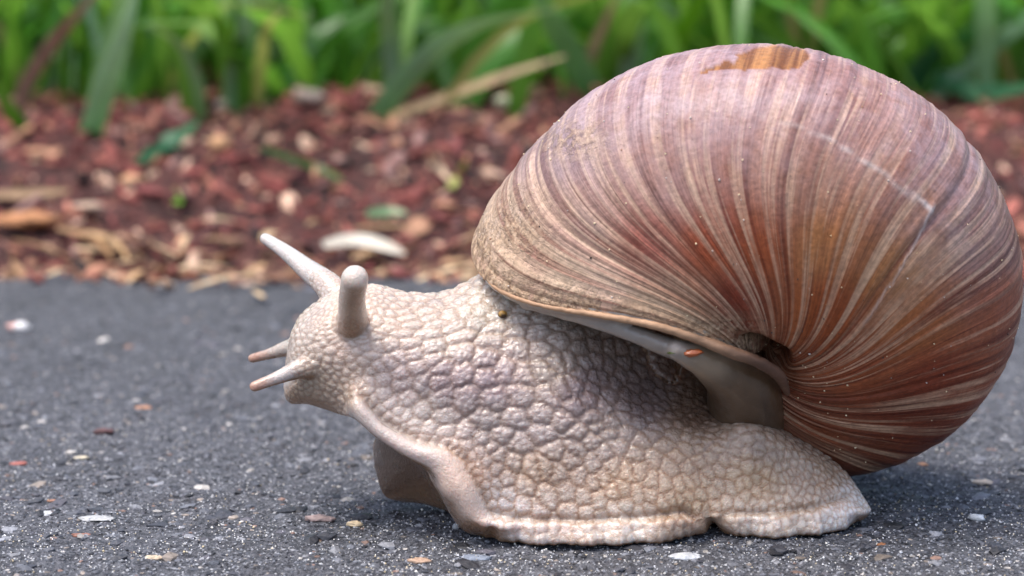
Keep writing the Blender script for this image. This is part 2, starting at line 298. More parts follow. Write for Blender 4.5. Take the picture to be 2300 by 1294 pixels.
def blade(path, width, seg=9, c0=(.03, .1, .012), c1=(.06, .2, .03), fold=.25, side=None):
    P = catmull(path, seg); T = np.gradient(P, axis=0); T /= np.linalg.norm(T, axis=1, keepdims=True)
    s = np.asarray(side if side is not None else (1.0, 0, 0)); A = s - (T @ s)[:, None] * T; A /= np.linalg.norm(A, axis=1, keepdims=True); Nn = np.cross(A, T)
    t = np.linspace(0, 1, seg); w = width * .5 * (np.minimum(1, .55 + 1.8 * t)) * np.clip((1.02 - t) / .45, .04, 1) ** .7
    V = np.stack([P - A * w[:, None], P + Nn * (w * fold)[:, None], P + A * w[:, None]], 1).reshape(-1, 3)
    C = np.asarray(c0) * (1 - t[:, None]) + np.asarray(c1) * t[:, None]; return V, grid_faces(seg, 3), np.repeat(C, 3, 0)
S = Soup(); SC = []
for k in range(260):        # dry needles and straw bits along the edge of the path
    x = rng.uniform(-95, 95); y = float(edge_y(np.array([x]))[0]) + rng.normal(4, 8); a = rng.uniform(0, math.pi); L2 = rng.uniform(3, 11); b = np.array([x, y, max(float(bank_z(np.array([x]), np.array([y]))[0]), -.3 if y < 112 else -9) + 1.2]); dv = np.array([math.cos(a), math.sin(a) * .7, rng.normal(0, .18)]) * L2
    c = s2l([(176, 142, 104), (150, 116, 84), (196, 170, 134), (120, 84, 62)][k % 4]) * rng.uniform(.8, 1.1); V, F, C = blade([b - dv * .5, b + [0, 0, rng.uniform(-.2, .8)], b + dv * .5], rng.uniform(.5, 1.6), 5, c, c, .5, side=(-math.sin(a), math.cos(a), .2)); S.add(V, F); SC.append(C)
me = mesh_np('straw_litter', np.concatenate(S.V), np.concatenate(S.F)); col_attr(me, 'Col', np.concatenate(SC)); link('straw_litter', me, M['dry'], label='dry needles and straw bits strewn along the path edge', cat='litter', kind='stuff')
# ------------------------------------------------------------------ grass
gp = [(.07, .25, .02), (.09, .32, .025), (.14, .38, .045), (.045, .18, .018), (.19, .42, .06), (.24, .42, .25)]
S = Soup(); SC = []
for k in range(2900):
    y = 186 + 520 * rng.beta(1.0, 1.9); x = rng.uniform(-.42, .42) * (y + 230)
    if y < 205 + 16 * fbm(x / 25, 0 * x + .7, 61) and rng.uniform() < .8: continue
    hgt = rng.uniform(18, 44) if rng.uniform() < .72 else rng.uniform(44, 85); lean = rng.normal(0, .95, 2) * hgt; w = np.clip(rng.lognormal(.95, .4), 1.1, 5.0)
    b = np.array([x, y, float(bank_z(np.array(x), np.array(y))) - 1]); droop = rng.uniform(0, .5)
    path = [b, b + [lean[0] * .18, lean[1] * .18, hgt * .4], b + [lean[0] * .5, lean[1] * .5, hgt * .75], b + [lean[0], lean[1], hgt * (1 - droop * .6)]]
    c = np.array(gp[rng.choice(6, p=[.24, .25, .18, .10, .12, .11])]) * rng.uniform(.7, 1.2)
    if rng.uniform() < .06: c = s2l((178, 150, 106)); w = min(w, 2.0)
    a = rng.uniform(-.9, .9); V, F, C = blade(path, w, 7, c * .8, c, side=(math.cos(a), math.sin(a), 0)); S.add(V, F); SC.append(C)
for k in range(1300):   # short undergrowth between the blades
    y = 200 + 300 * rng.beta(1, 1.6); x = rng.uniform(-.42, .42) * (y + 230); b = np.array([x, y, float(bank_z(np.array(x), np.array(y))) - 1]); h = rng.uniform(8, 28); ln = rng.normal(0, .8, 2) * h
    c = np.array(gp[rng.choice(4)]) * rng.uniform(.6, 1.3); V, F, C = blade([b, b + [ln[0] * .4, ln[1] * .4, h * .7], b + [ln[0], ln[1], h]], rng.uniform(2, 5), 5, c * .8, c, side=(math.cos(k), math.sin(k), 0)); S.add(V, F); SC.append(C)
me = mesh_np('grass', np.concatenate(S.V), np.concatenate(S.F)); col_attr(me, 'Col', np.concatenate(SC))
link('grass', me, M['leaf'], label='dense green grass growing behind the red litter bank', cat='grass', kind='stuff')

# ------------------------------------------------------------------ the snail: shell
SP = [-0.24763, -0.35216, 0.32411, 22.28671, 17.84967, 14.29658, 0.55012, 0.96307, 0.92661, 1.25014, -0.10902, 0.72108, 0.0552, -0.15411, 0.11155, -0.07982]
KN = [-6.6, -5.2, -4.0, -3.0, -2.2, -1.6, -1.1, -.7, -.35, 0.0]     # swelling of the whorl along its growth
KD = np.linspace(-6.6, 0, 400); KS = np.interp(KD, KN, [-0.07038, -0.08042, -0.04874, 0.01243, 0.02448, 0.0082, -0.02337, -0.04385, -0.08945, -0.06943])
for _ in range(2): KS = np.convolve(np.pad(KS, 9, 'edge'), np.ones(19) / 19, 'valid')
def shell_axes():
    ax, az, sp = SP[:3]; d = np.array([math.sin(ax) * math.cos(az), -math.cos(ax) * math.cos(az), math.sin(az)])
    z = -d; x = np.cross([0, 0, 1.0], z); x /= np.linalg.norm(x); y = np.cross(z, x)
    return np.stack([math.cos(sp) * x + math.sin(sp) * y, -math.sin(sp) * x + math.cos(sp) * y, z], 1)
SR = shell_axes()
def shell_pt(th, ph, scale=1.0, out=0.0):
    """point of the coiled shell: th growth angle (0 at the lip), ph round the whorl; scale shrinks the whorl section, out swells it (mm)"""
    _, _, _, cx, cz, s0, lw, ar, azr, T = SP[:10]; fc = SP[10:14]; e, sq = SP[14:16]
    g = s0 * np.exp(lw * th / (2 * math.pi)); mod = 1 + np.interp(th, KD, KS); c, s = np.cos(ph), np.sin(ph); k = scale + out / g
    r = 1 + (ar * c * mod) * k + (mod - 1) * .95; z = -T + (azr * s * (1 + (mod - 1) * .5) + e * c + sq * np.cos(2 * ph)) * k
    tt = th + fc[0] * s + fc[1] * (c - 1) + fc[2] * np.sin(2 * ph) + fc[3] * (np.cos(2 * ph) - 1)
    Xl = np.stack([g * r * np.cos(tt), -g * r * np.sin(tt), g * z], -1)
    return Xl @ SR.T - SR @ np.array([0, 0, -T * s0 * .75]) + np.array([cx, 4.0, cz])
snail = bpy.data.objects.new('snail', None); COL.objects.link(snail); snail['label'] = 'large pale snail with brown striped shell crawling on the asphalt'; snail['category'] = 'snail'; snail.empty_display_size = .01

TH = np.concatenate([np.linspace(-2 * math.pi * 4.3, -7.2, 160, endpoint=False), np.linspace(-7.2, 0, 1350)]); NPH = 190
PHI = np.linspace(-math.pi, math.pi, NPH, endpoint=False); th, ph = np.meshgrid(TH, PHI, indexing='ij')
def noise1(t, f, seed): return vnoise(t * f, t * 0 + seed * 7.7, seed) - .5
untw = lambda t, p: t + .2 * (np.cos(p) - 1) * smooth(-.05, -1.3, t)     # growth lines run straighter to the navel behind the lip
tw = untw(th, ph) + .03 * (vnoise(th * 3, ph * 1.3, 91) - .5)
rib = .16 * noise1(tw, 9, 3) + .12 * noise1(tw, 26, 4) + .09 * noise1(tw, 70, 5) + .05 * noise1(tw, 160, 6)
rib += .05 * (vnoise(th * 40, ph * 9, 17) - .5)
# a few strong growth rests
for t0, a, w in ((-.03, .10, .012), (-.16, .10, .02), (-.42, .16, .02), (-.66, .10, .012), (-1.35, .12, .012), (-2.1, .22, .02), (-2.9, .15, .02)): rib -= a * np.exp(-((tw - t0) / w) ** 2)
fade = smooth(-2 * math.pi * 3, -7, th); V0 = shell_pt(th, ph, 1.0, rib * fade)
# rim and inner wall
rim = []; 
for dt, scl in ((.006, .992), (.008, .978), (.004, .962), (-.01, .952), (-.06, .945), (-.2, .94), (-.5, .935), (-.9, .93)): rim.append(shell_pt(np.full(NPH, dt), PHI, scl))
V = np.concatenate([V0.reshape(-1, 3), np.concatenate(rim)]); rows = len(TH) + len(rim); F = grid_faces(rows, NPH, True)
V[:, 2] = np.maximum(V[:, 2], .35)
me = mesh_np('shell', V, F)
uvl = me.uv_layers.new(name='UVMap'); li = np.empty(len(me.loops), np.int32); me.loops.foreach_get('vertex_index', li)
row = li // NPH; colm = li % NPH; thf = np.concatenate([TH, np.zeros(len(rim))])[row]; phf = PHI[colm].copy().reshape(-1, 4); wrap = (phf.max(1) - phf.min(1)) > 3; phf[wrap] = np.where(phf[wrap] < 0, phf[wrap] + 2 * math.pi, phf[wrap]); phf = phf.ravel()
uvl.data.foreach_set('uv', np.stack([untw(thf, phf), phf], 1).astype(np.float32).ravel())
Q = proj(V)
zone = [(1100,480,184,160,140),(1250,330,146,124,126),(1450,200,142,108,106),(1700,180,150,112,106),(1900,250,152,112,102),(2150,380,144,106,96),(1300,500,174,142,128),(1500,400,158,120,108),(1800,400,166,122,100),(1450,550,146,84,68),(1600,550,146,68,34),(1700,560,148,72,34),(1850,550,172,112,66),(2050,450,162,116,92),(2000,600,174,118,70),(2200,550,150,112,98),(1650,680,124,54,34),(1850,700,164,88,44),(2050,720,166,98,54),(2250,700,152,86,58),(1900,830,150,78,44),(2100,850,144,70,42),(1850,930,130,70,44),(2050,950,126,66,44),(1950,1040,116,66,46),(1350,640,204,172,150),(1250,640,206,178,152),(1150,610,204,176,150),(1450,715,198,166,136),(1550,745,182,148,116),(1200,600,190,158,136)]
Z = np.array(zone, float); Z[:, 2:] = s2l(Z[:, 2:]); Cz = idw(Z, Q, 3.4); front = V[:, 1] < 14
col_attr(me, 'Col', Cz)
def seg_dist(Q, pts):
    d = np.full(len(Q), 1e9); tt = np.zeros(len(Q))
    for i in range(len(pts) - 1):
        a, b = np.array(pts[i], float), np.array(pts[i + 1], float); t = np.clip(((Q - a) @ (b - a)) / ((b - a) @ (b - a)), 0, 1); e = np.hypot(*(Q - a - t[:, None] * (b - a)).T); m_ = e < d; d[m_] = e[m_]; tt[m_] = (i + t[m_]) / (len(pts) - 1)
    return d, tt
jit = 5 * (vnoise(Q[:, 0] / 9, Q[:, 1] / 9, 5) - .5); Qj = Q + jit[:, None]
d1, t1 = seg_dist(Qj, [(1690, 255), (1780, 280), (1860, 310), (1960, 375), (2030, 425), (2092, 470)]); d2, t2 = seg_dist(Qj, [(2096, 466), (2060, 540), (2010, 625), (1942, 726)])
scar = (np.clip(1.15 - d1 / (2.6 + 3.6 * t1), 0, 1) * (.15 + .85 * t1) + np.clip(1.1 - d2 / (5 - 2 * t2), 0, 1) * (.7 - .4 * t2)) * front
dl, tl = seg_dist(Q, [(1065, 520), (1080, 610), (1180, 672), (1423, 728), (1560, 765), (1680, 790)]); dirt = np.clip(1.2 - dl / (74 - 34 * tl) + .5 * (vnoise(Q[:, 0] / 30, Q[:, 1] / 30, 44) - .5), 0, 1) * front
dirt = np.maximum(dirt, .75 * np.exp(-(((Q[:, 0] - 1150) / 90) ** 2 + ((Q[:, 1] - 520) / 90) ** 2)) * front); dirt = np.maximum(dirt, .7 * np.exp(-(((Q[:, 0] - 1285) / 80) ** 2 + ((Q[:, 1] - 315) / 45) ** 2)) * front)
dirt = np.maximum(dirt, .85 * np.exp(-(((Q[:, 0] - 1600) / 90) ** 2 + ((Q[:, 1] - 735) / 28) ** 2)) * front)
wear_sheen = np.clip(.85 * np.exp(-(((Q[:, 0] - 1500) / 520) ** 2 + ((Q[:, 1] - 160) / 230) ** 2)) + .6 * np.exp(-(((Q[:, 0] - 2150) / 180) ** 2 + ((Q[:, 1] - 330) / 260) ** 2)), 0, 1)
inner = np.arange(len(V)) >= len(TH) * NPH
col_attr(me, 'mask', np.stack([np.clip(dirt, 0, 1), wear_sheen, np.clip(scar, 0, 1)], 1))
dc, tc = seg_dist(Q + 14 * (vnoise(Q[:, 0] / 22, Q[:, 1] / 10, 8) - .5)[:, None], [(1570, 158), (1640, 146), (1700, 132), (1790, 126)]); chip = smooth(1.0, .8, dc / (3 + 24 * smooth(.1, .75, tc))) * front * (V[:, 1] < 9)
col_attr(me, 'mask2', np.stack([chip, chip * 0, chip * 0], 1))
shell_o = link('shell', me, M['shell'], snail, label='brown and mauve striped globular shell with pale scar')
# scar ridge and chip hollow as relief
co = V.copy(); nrm = normals(V, F); sgn = np.sign(((V - V[:len(TH) * NPH].mean(0)) * nrm).sum(1).mean()); ds, ts = seg_dist(Q, [(1662, 758), (1700, 772), (1752, 806)]); slit = np.exp(-(ds / (7 + 8 * ts)) ** 2) * (V[:, 1] < 0); co += nrm * sgn * (.09 * scar - .12 * chip)[:, None] + SR[:, 2] * (6.0 * slit)[:, None]; me.vertices.foreach_set('co', (co * MM).astype(np.float32).ravel()); me.update()

# thickened columella lip folded over the navel
lipa = np.radians(np.array([-30, -50, -70, -90, -108, -124])); lp = shell_pt(np.full(6, .006), lipa, .985)
S = Soup(); S.tube(list(lp) + [at_y(1640, 790, -11.2), at_y(1700, 812, -10.2), at_y(1748, 842, -8.2), at_y(1768, 884, -5.6)], [.2, .28, .32, .38, .48, .58, .66, .64, .6, .3], 90, 20, .8)
V, T = S.tris(); V2, F2 = remesh(V, T, .14); V2 = laplace(V2, F2, 3); V2 += normals(V2, F2) * (.12 * fbm(V2[:, 0] * 2.2, V2[:, 2] * 2.2 + V2[:, 1], 4))[:, None]
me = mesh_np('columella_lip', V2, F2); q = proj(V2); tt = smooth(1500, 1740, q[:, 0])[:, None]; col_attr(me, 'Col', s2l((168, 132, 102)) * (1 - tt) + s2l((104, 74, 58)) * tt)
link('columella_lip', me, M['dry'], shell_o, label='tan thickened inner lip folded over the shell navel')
# sand grains stuck to the shell
n = 650; vi = rng.choice(len(TH) * NPH, 60000); vi = vi[(co[vi, 1] < 12) & (nrm[vi] @ np.array([0, -1, .3]) * sgn > -.1)][:n]; Pd = co[vi] + nrm[vi] * sgn * .03; n = len(Pd); sz = rng.uniform(.025, .08, n) * (1 + .5 * (rng.uniform(0, 1, n) > .9))
V, F, C = rocks(Pd, np.stack([sz, sz, sz], 1), s2l([(235, 215, 175), (210, 200, 190), (160, 110, 70), (60, 46, 40)])[rng.choice(4, n, p=[.5, .25, .1, .15])], 1.0); me = mesh_np('sand_grains', V, F, False); col_attr(me, 'Col', C)
link('sand_grains', me, M['sand'], shell_o, kind='stuff', label='pale sand grains stuck to the shell')

# ------------------------------------------------------------------ the snail: body
# rows (picture u, v, depth y): back, upper flank, flank, lower flank, fringe top, fringe edge, fringe underside; G on the ground where depth is None
ST = [
 [(668,722,-1.0),(655,752,-3.2),(650,800,-4.2),(648,850,-4.0),(644,872,-3.6),(640,888,-3.0),(645,899,-2.4)],
 [(704,684,-1.0),(694,728,-4.6),(692,790,-6.0),(692,850,-5.8),(690,880,-5.4),(690,898,-4.8),(695,909,-3.8)],
 [(768,650,-1.0),(765,700,-5.2),(765,785,-7.0),(765,850,-7.0),(767,885,-6.8),(766,912,-6.4),(765,932,-5.2)],
 [(835,640,-.5),(835,702,-5.4),(830,790,-7.6),(824,850,-8.0),(806,886,-8.8),(798,918,-9.2),(806,944,-8.0)],
 [(915,658,-.5),(915,720,-5.4),(910,810,-7.8),(892,900,-8.4),(866,950,-9.2),(846,962,-9.8),(850,982,-8.6)],
 [(990,657,0),(985,725,-5.2),(980,820,-7.8),(964,930,-8.6),(936,990,-9.6),(912,1010,-10.4),(915,1030,-9.2)],
 [(1050,632,0.5),(1050,722,-4.8),(1050,840,-7.8),(1040,960,-8.8),(1010,1008,-9.8),(975,1035,-10.6),(968,1064,-9.4)],
 [(1110,590,1.0),(1112,725,-4.4),(1112,860,-7.8),(1100,1000,-9.0),(1066,1078,-10.2),(1030,1095,-10.9),(998,1118,-9.6)],
 [(1190,540,1.5),(1195,740,-4.8),(1190,890,-8.0),(1160,1060,-9.2),(1106,1155,-10.2),(1070,1172,-10.8),(1045,1192,None)],
 [(1280,540,2),(1285,775,-5.2),(1280,910,-8.2),(1250,1080,-9.4),(1215,1165,-10.2),(1195,1188,-10.7),(1170,1217,None)],
 [(1390,600,2),(1395,815,-3.0),(1390,935,-7.0),(1375,1080,-9.3),(1368,1162,-10.2),(1362,1186,-10.6),(1355,1220,None)],
 [(1500,700,3),(1500,860,-1.6),(1500,960,-6.4),(1500,1080,-9.0),(1500,1158,-9.8),(1500,1180,-10.2),(1500,1212,None)],
 [(1600,860,3),(1600,944,-4.4),(1600,1000,-7.0),(1600,1090,-8.2),(1598,1148,-8.8),(1598,1168,-9.0),(1600,1194,None)],
 [(1700,920,1.5),(1690,950,-5.8),(1690,1010,-7.6),(1690,1090,-8.0),(1690,1145,-8.6),(1690,1170,-8.9),(1690,1204,None)],
 [(1810,990,-.5),(1790,1008,-5.0),(1788,1052,-6.2),(1788,1102,-7.2),(1790,1142,-8.0),(1796,1166,-8.3),(1795,1201,None)],
 [(1888,1052,-2),(1878,1072,-4.2),(1872,1095,-5.4),(1872,1118,-6.2),(1876,1140,-6.8),(1882,1160,-7.0),(1878,1189,None)],
 [(1922,1092,-3),(1922,1104,-4.0),(1920,1116,-4.8),(1920,1128,-5.2),(1926,1140,-5.6),(1936,1152,-5.6),(1925,1170,None)],
]
# sole centre height (mm) and far fringe (x offset, y, z) per station; far flank mirrors the near one about Y0
Y0 = -1.6
FARZ = {3: (838, 955, 5.5), 4: (836, 1000, 5.0), 5: (842, 1050, 4.0), 6: (858, 1096, 2.6), 7: (885, 1118, 2.2), 8: (960, 1128, None), 9: (1080, 1122, None)}
rowsP = []
for j, s_ in enumerate(ST):
    P = [at_y(u, v, y) if y is not None else at_z(u, v, .12) for u, v, y in s_]
    A, B, C_, D, E_, Fm, Gm = P; mir = lambda p: np.array([p[0], 2 * Y0 - p[1], p[2]])
    fB, fC, fD = mir(B), mir(C_), mir(D)
    if j in FARZ:
        u, v, y = FARZ[j]; fF = at_y(u, v, y) if y is not None else at_z(u, v, .1)
        fG = fF + np.array([.3, -.9, .1]); fE = fF + np.array([.8, .5, 1.3]); fD = fE * .55 + fC * .45 + [0, .8, 0]
        H = (Gm + fG) / 2 + np.array([.8, 0, .25 * max(Gm[2], 0) + .3 * (Gm[2] > .5)])
    else:
        fE, fF, fG = mir(E_), mir(Fm), mir(Gm); H = (Gm + fG) / 2; H[2] += .05
    rowsP.append([A, B, C_, D, E_, Fm, Gm, H, fG, fF, fE, fD, fC, fB])
head = at_y(643, 800, -1.2); tail = at_y(1957, 1146, -4.2)
G = np.array([[head] * 14] + rowsP + [[tail] * 14])
G = catmull(G, 190); G = np.moveaxis(catmull(np.moveaxis(G, 1, 0), 150, True), 0, 1); G[..., 2] = np.maximum(G[..., 2], .05)
S = Soup(); S.add(G.reshape(-1, 3), grid_faces(190, 150, True))
S.tube([at_y(770, 690, 0), at_y(740, 645, 1.0), at_y(690, 605, 3.0), at_y(640, 565, 5.5), at_y(596, 536, 7.5)], [1.6, 1.25, .95, .68, .52])          # far eye stalk
S.tube([at_y(792, 745, -5.0), at_y(791, 705, -7.4), at_y(791, 665, -9.0), at_y(797, 626, -10.4)], [1.5, 1.24, 1.12, 1.14])                       # near eye stalk, pointing out of the flank
S.tube([at_y(715, 820, -5.2), at_y(670, 830, -6.2), at_y(620, 850, -7.0), at_y(572, 868, -7.6)], [1.25, .85, .56, .47])                          # near feeler
S.tube([at_y(690, 775, -.5), at_y(645, 783, 1.5), at_y(605, 795, 2.6), at_y(567, 805, 3.4)], [1.1, .74, .5, .42])                                # far feeler
V, T = S.tris(); V, F = remesh(V, T, .125)
V = laplace(V, F, 4); Q = proj(V)
near = V[:, 1] < 3
SIZE = [(680,720,21),(700,850,21),(780,780,27),(770,890,28),(850,690,27),(600,850,8),(620,570,8),(790,640,9),(950,690,40),(1050,680,44),(900,800,40),(950,870,46),(1100,780,52),(1100,850,62),(1100,930,64),(1250,850,54),(1300,950,56),(1450,900,36),(1200,1050,58),(1400,1050,48),(1550,1000,38),(1550,1120,34),(1700,1000,34),(1700,1100,31),(1850,1100,26),(1930,1140,17),(880,965,24),(1000,1040,26),(1060,1130,26),(1100,1185,24),(1400,1192,26),(1700,1180,22)]
sizemm = idw(SIZE, Q, 3.2)[:, 0] / 25.9
up_ = smooth(900, 700, Q[:, 1]) * smooth(1150, 900, Q[:, 0]) * .5 + smooth(780, 690, Q[:, 1]) * smooth(820, 900, Q[:, 0]) * .5
lo_ = smooth(900, 1050, Q[:, 1])
qx = V[:, 0] + .15 * V[:, 2]; qz = V[:, 2] - .28 * V[:, 0] * smooth(1300, 900, Q[:, 0])
W3 = np.stack([qx * (1 - .28 * up_), V[:, 1], qz * (1 + .22 * up_ - .18 * lo_)], 1)
def cells(W3, r, seed, relax=3):
    g = np.random.default_rng(seed); n = len(W3); vox = .125
    w = 1 / r ** 2; N = int((w * vox * vox).sum() * 1.15); si = g.choice(n, N, p=w / w.sum(), replace=False); sites = W3[si]
    sub = g.choice(n, min(n, max(60000, 12 * N)), replace=False)
    for _ in range(relax):
        kd = kdtree.KDTree(N); [kd.insert(p, i) for i, p in enumerate(sites)]; kd.balance()
        own = np.array([kd.find(p)[1] for p in W3[sub]]); ww = 1 / r[sub] ** 2.5; den = np.bincount(own, ww, N)
        cen = np.stack([np.bincount(own, ww * W3[sub][:, k], N) for k in range(3)], 1); ok = den > 0; sites[ok] = cen[ok] / den[ok][:, None]
    kd = kdtree.KDTree(N); [kd.insert(p, i) for i, p in enumerate(sites)]; kd.balance()
    d1 = np.empty(n); d2 = np.empty(n); i1 = np.empty(n, int); i2 = np.empty(n, int)
    for k, p in enumerate(W3):
        a, b = kd.find_n(p, 2); d1[k] = a[2]; i1[k] = a[1]; d2[k] = b[2]; i2[k] = b[1]
    e = (d2 ** 2 - d1 ** 2) / (2 * np.linalg.norm(sites[i1] - sites[i2], axis=1).clip(1e-6)); return d1, e, i1, g.uniform(0, 1, N)[i1]
wob = np.stack([.35 * fbm(V[:, 0] * 1.6, V[:, 2] * 1.6 + V[:, 1], 71), .3 * fbm(V[:, 0] * 1.6 + 9, V[:, 2] * 1.6, 72), .35 * fbm(V[:, 0] * 1.6, V[:, 2] * 1.6 + 7, 73)], 1) * np.minimum(1, sizemm)[:, None]
d1, e1, id1, rnd1 = cells(W3 + wob, sizemm, 1)
r2 = np.clip(sizemm * .36, .34, .8); d3, e3, id3, rnd3 = cells(W3 + wob * .5, r2, 2, 1)
fl = np.minimum(np.hypot(Q[:, 0] - 792, (Q[:, 1] - 650) / 1.5) / 45, 1.5)
# smooth zones: stalks, fringe edge, underside
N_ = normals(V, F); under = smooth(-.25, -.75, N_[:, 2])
stalk = np.maximum.reduce([smooth(26, 8, seg_dist(Q, [(590, 530), (730, 645)])[0] - 18) * (V[:, 1] > 1.2), smooth(16, 2, seg_dist(Q, [(797, 600), (791, 690)])[0] - 30) * (V[:, 1] < -7.2), smooth(10, 0, seg_dist(Q, [(560, 870), (640, 845)])[0] - 16), smooth(10, 0, seg_dist(Q, [(560, 806), (640, 780)])[0] - 16)])
fr, ft = seg_dist(Q, [(798, 915), (848, 962), (912, 1003), (980, 1034), (1008, 1062), (1034, 1112), (1062, 1172)]); fhw = 20 + 16 * smooth(.3, .8, ft); fringe = smooth(1.35, .9, fr / fhw) * (V[:, 1] < -6)
cr, ct = seg_dist(Q, [(812, 884), (866, 944), (934, 984), (1008, 1000), (1046, 1030), (1082, 1098), (1104, 1150), (1160, 1164), (1300, 1168), (1450, 1160), (1540, 1148), (1572, 1170)]); cr2, _ = seg_dist(Q, [(1618, 1166), (1640, 1154), (1740, 1150), (1820, 1140), (1905, 1112)])
crease = (np.exp(-(cr / 9) ** 2) + np.exp(-(cr2 / 8) ** 2)) * (V[:, 1] < -3); roll = smooth(1.2, .2, fr / fhw) * (V[:, 1] < -6)
band = smooth(1158, 1180, Q[:, 1] + 12 * (Q[:, 0] > 1600) + 10 * smooth(1750, 1900, Q[:, 0])) * (Q[:, 0] > 1080) * (V[:, 1] < -2); notch = np.exp(-((Q[:, 0] - 1598 - .3 * (Q[:, 1] - 1180)) / 13) ** 2) * smooth(1130, 1190, Q[:, 1])
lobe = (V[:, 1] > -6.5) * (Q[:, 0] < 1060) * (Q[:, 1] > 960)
soft = np.clip(1 - under - .92 * fringe - lobe - .25 * band, 0, 1) * (1 - .95 * stalk); neckpale = smooth(.0, 1, np.exp(-(((Q[:, 0] - 1080) / 110) ** 2 + ((Q[:, 1] - 690) / 45) ** 2)))
k1 = e1 / sizemm; lowr = smooth(960, 1080, Q[:, 1]); gw = .2 - .09 * lowr; dome = smooth(0, 1, np.clip(k1 / gw, 0, 1)) * .5 + .5 * np.sqrt(np.clip(1 - (d1 / (sizemm * .8)) ** 2, 0, 1))
h = sizemm * (.165 - .01 * lowr) * (1 + 1.0 * smooth(1.3, .8, sizemm)) * (dome - .6) * soft * (1 - .45 * neckpale) * (.8 + .4 * rnd1)
k3 = e3 / r2; bum = smooth(0, .3, k3) * .6 + .4 * np.sqrt(np.clip(1 - (d3 / (r2 * .8)) ** 2, 0, 1)); big = smooth(.9, 1.6, sizemm)
hs = r2 * .17 * (bum - .6) * soft * (.35 + .65 * big) * (.5 + rnd3)
h += .22 * roll * (1 + .3 * np.sin(Q[:, 1] / 19)) - .30 * crease + .16 * band - .8 * notch
h += band * (1 - notch) * .07 * np.sin(Q[:, 0] / 5.1 + 5 * fbm(Q[:, 0] / 60, Q[:, 0] * 0, 9) * 6) + band * .22 * fbm(Q[:, 0] / 38, Q[:, 1] / 60, 19)
h = laplace(h[:, None], F, 3, .5)[:, 0] * 1.15 + hs; V = V + N_ * h[:, None]
# folds of the fringe along the ground, long soft undulation
und = .22 * np.sin(V[:, 0] * 1.9 + 1.1 * np.sin(V[:, 0] * .7)) * smooth(1135, 1185, Q[:, 1]) * smooth(1060, 1120, Q[:, 0]); V[:, 1] += und
V[:, 2] = np.maximum(V[:, 2], .04); V = laplace(V, F, 1, .5)
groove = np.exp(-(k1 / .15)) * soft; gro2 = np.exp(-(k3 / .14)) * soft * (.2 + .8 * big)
BC = [(680,730,206,192,178),(690,860,186,164,138),(780,780,202,178,162),(860,690,206,188,170),(960,690,204,190,174),(1080,690,200,192,178),(1000,760,206,192,178),(900,840,196,176,170),(1000,850,176,154,154),(1100,860,168,148,150),(1250,820,176,160,146),(1300,880,156,136,136),(1450,900,134,114,110),(1200,960,186,170,164),(1100,950,190,174,166),(950,930,206,190,178),(1350,1000,192,174,162),(1200,1060,194,172,150),(1400,1080,200,174,144),(1550,1010,188,160,130),(1560,930,128,100,80),(1550,1120,200,174,140),(1700,990,180,156,132),(1700,1090,196,170,136),(1850,1080,180,158,134),(1900,1140,226,222,220),(1150,1180,216,204,196),(1400,1190,218,206,194),(1700,1175,214,202,190),(1560,1190,190,166,146),(1120,1140,210,200,196),(830,930,214,196,184),(940,1010,220,200,186),(1020,1080,220,188,166),(1060,1170,218,186,164),(780,900,206,182,160),(660,890,168,144,116),(600,560,212,204,196),(720,640,214,204,196),(795,610,224,210,196),(790,690,226,198,170),(793,650,230,208,184),(566,872,196,150,122),(640,850,208,198,192),(562,806,192,148,122),(640,780,200,186,172)]  # mid flank purple-grey; keys under the shell lip darkened to paint in its shade
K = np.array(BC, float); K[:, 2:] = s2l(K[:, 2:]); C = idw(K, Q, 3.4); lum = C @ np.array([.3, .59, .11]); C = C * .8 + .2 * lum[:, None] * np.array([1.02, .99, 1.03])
C = C * (1.0 - .12 * smooth(900, 760, Q[:, 0])[:, None]) * (1 + .10 * lowr[:, None]) * (1 - (.40 + .14 * lowr[:, None]) * groove[:, None] * np.array([.7, 1.0, 1.22])) * (1 - .27 * gro2[:, None] * np.array([.75, 1, 1.15])) * (.92 + .16 * rnd1[:, None] * soft[:, None] + .04)  # head colour dimmed and lower flank lightened to offset how light falls
lobe = lobe[:, None]; C = C * (1 - lobe) + lobe * s2l((92, 66, 46)); C = C * (1 - .3 * crease[:, None] * np.array([.8, 1, 1.2])); C = C * (1 - under[:, None]) + under[:, None] * s2l((150, 116, 88))  # brown sole lobe, darkened in colour for the shade under the lifted foot
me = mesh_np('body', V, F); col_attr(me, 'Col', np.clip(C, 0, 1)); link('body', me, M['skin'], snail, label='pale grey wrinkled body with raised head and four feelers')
# breathing-pore bubble on the neck
mi = np.argmin(np.hypot(*(Q - [1130, 708]).T) + 50 * (V[:, 1] > 0)); S = Soup(); Vp, Fp = ICO1; S.add(V[mi] + Vp * [.42, .3, .36] + [0, -.05, 0], Fp); me = mesh_np('pore', np.concatenate(S.V), ICO1[1]); col_attr(me, 'Col', np.where((Vp[:, 2:3] + .5 * np.sin(9 * Vp[:, 0:1])) > .1, s2l((182, 140, 70)), s2l((64, 44, 26)))); link('pore', me, M['sand'], snail, label='amber bubble spot on the neck under the shell lip')

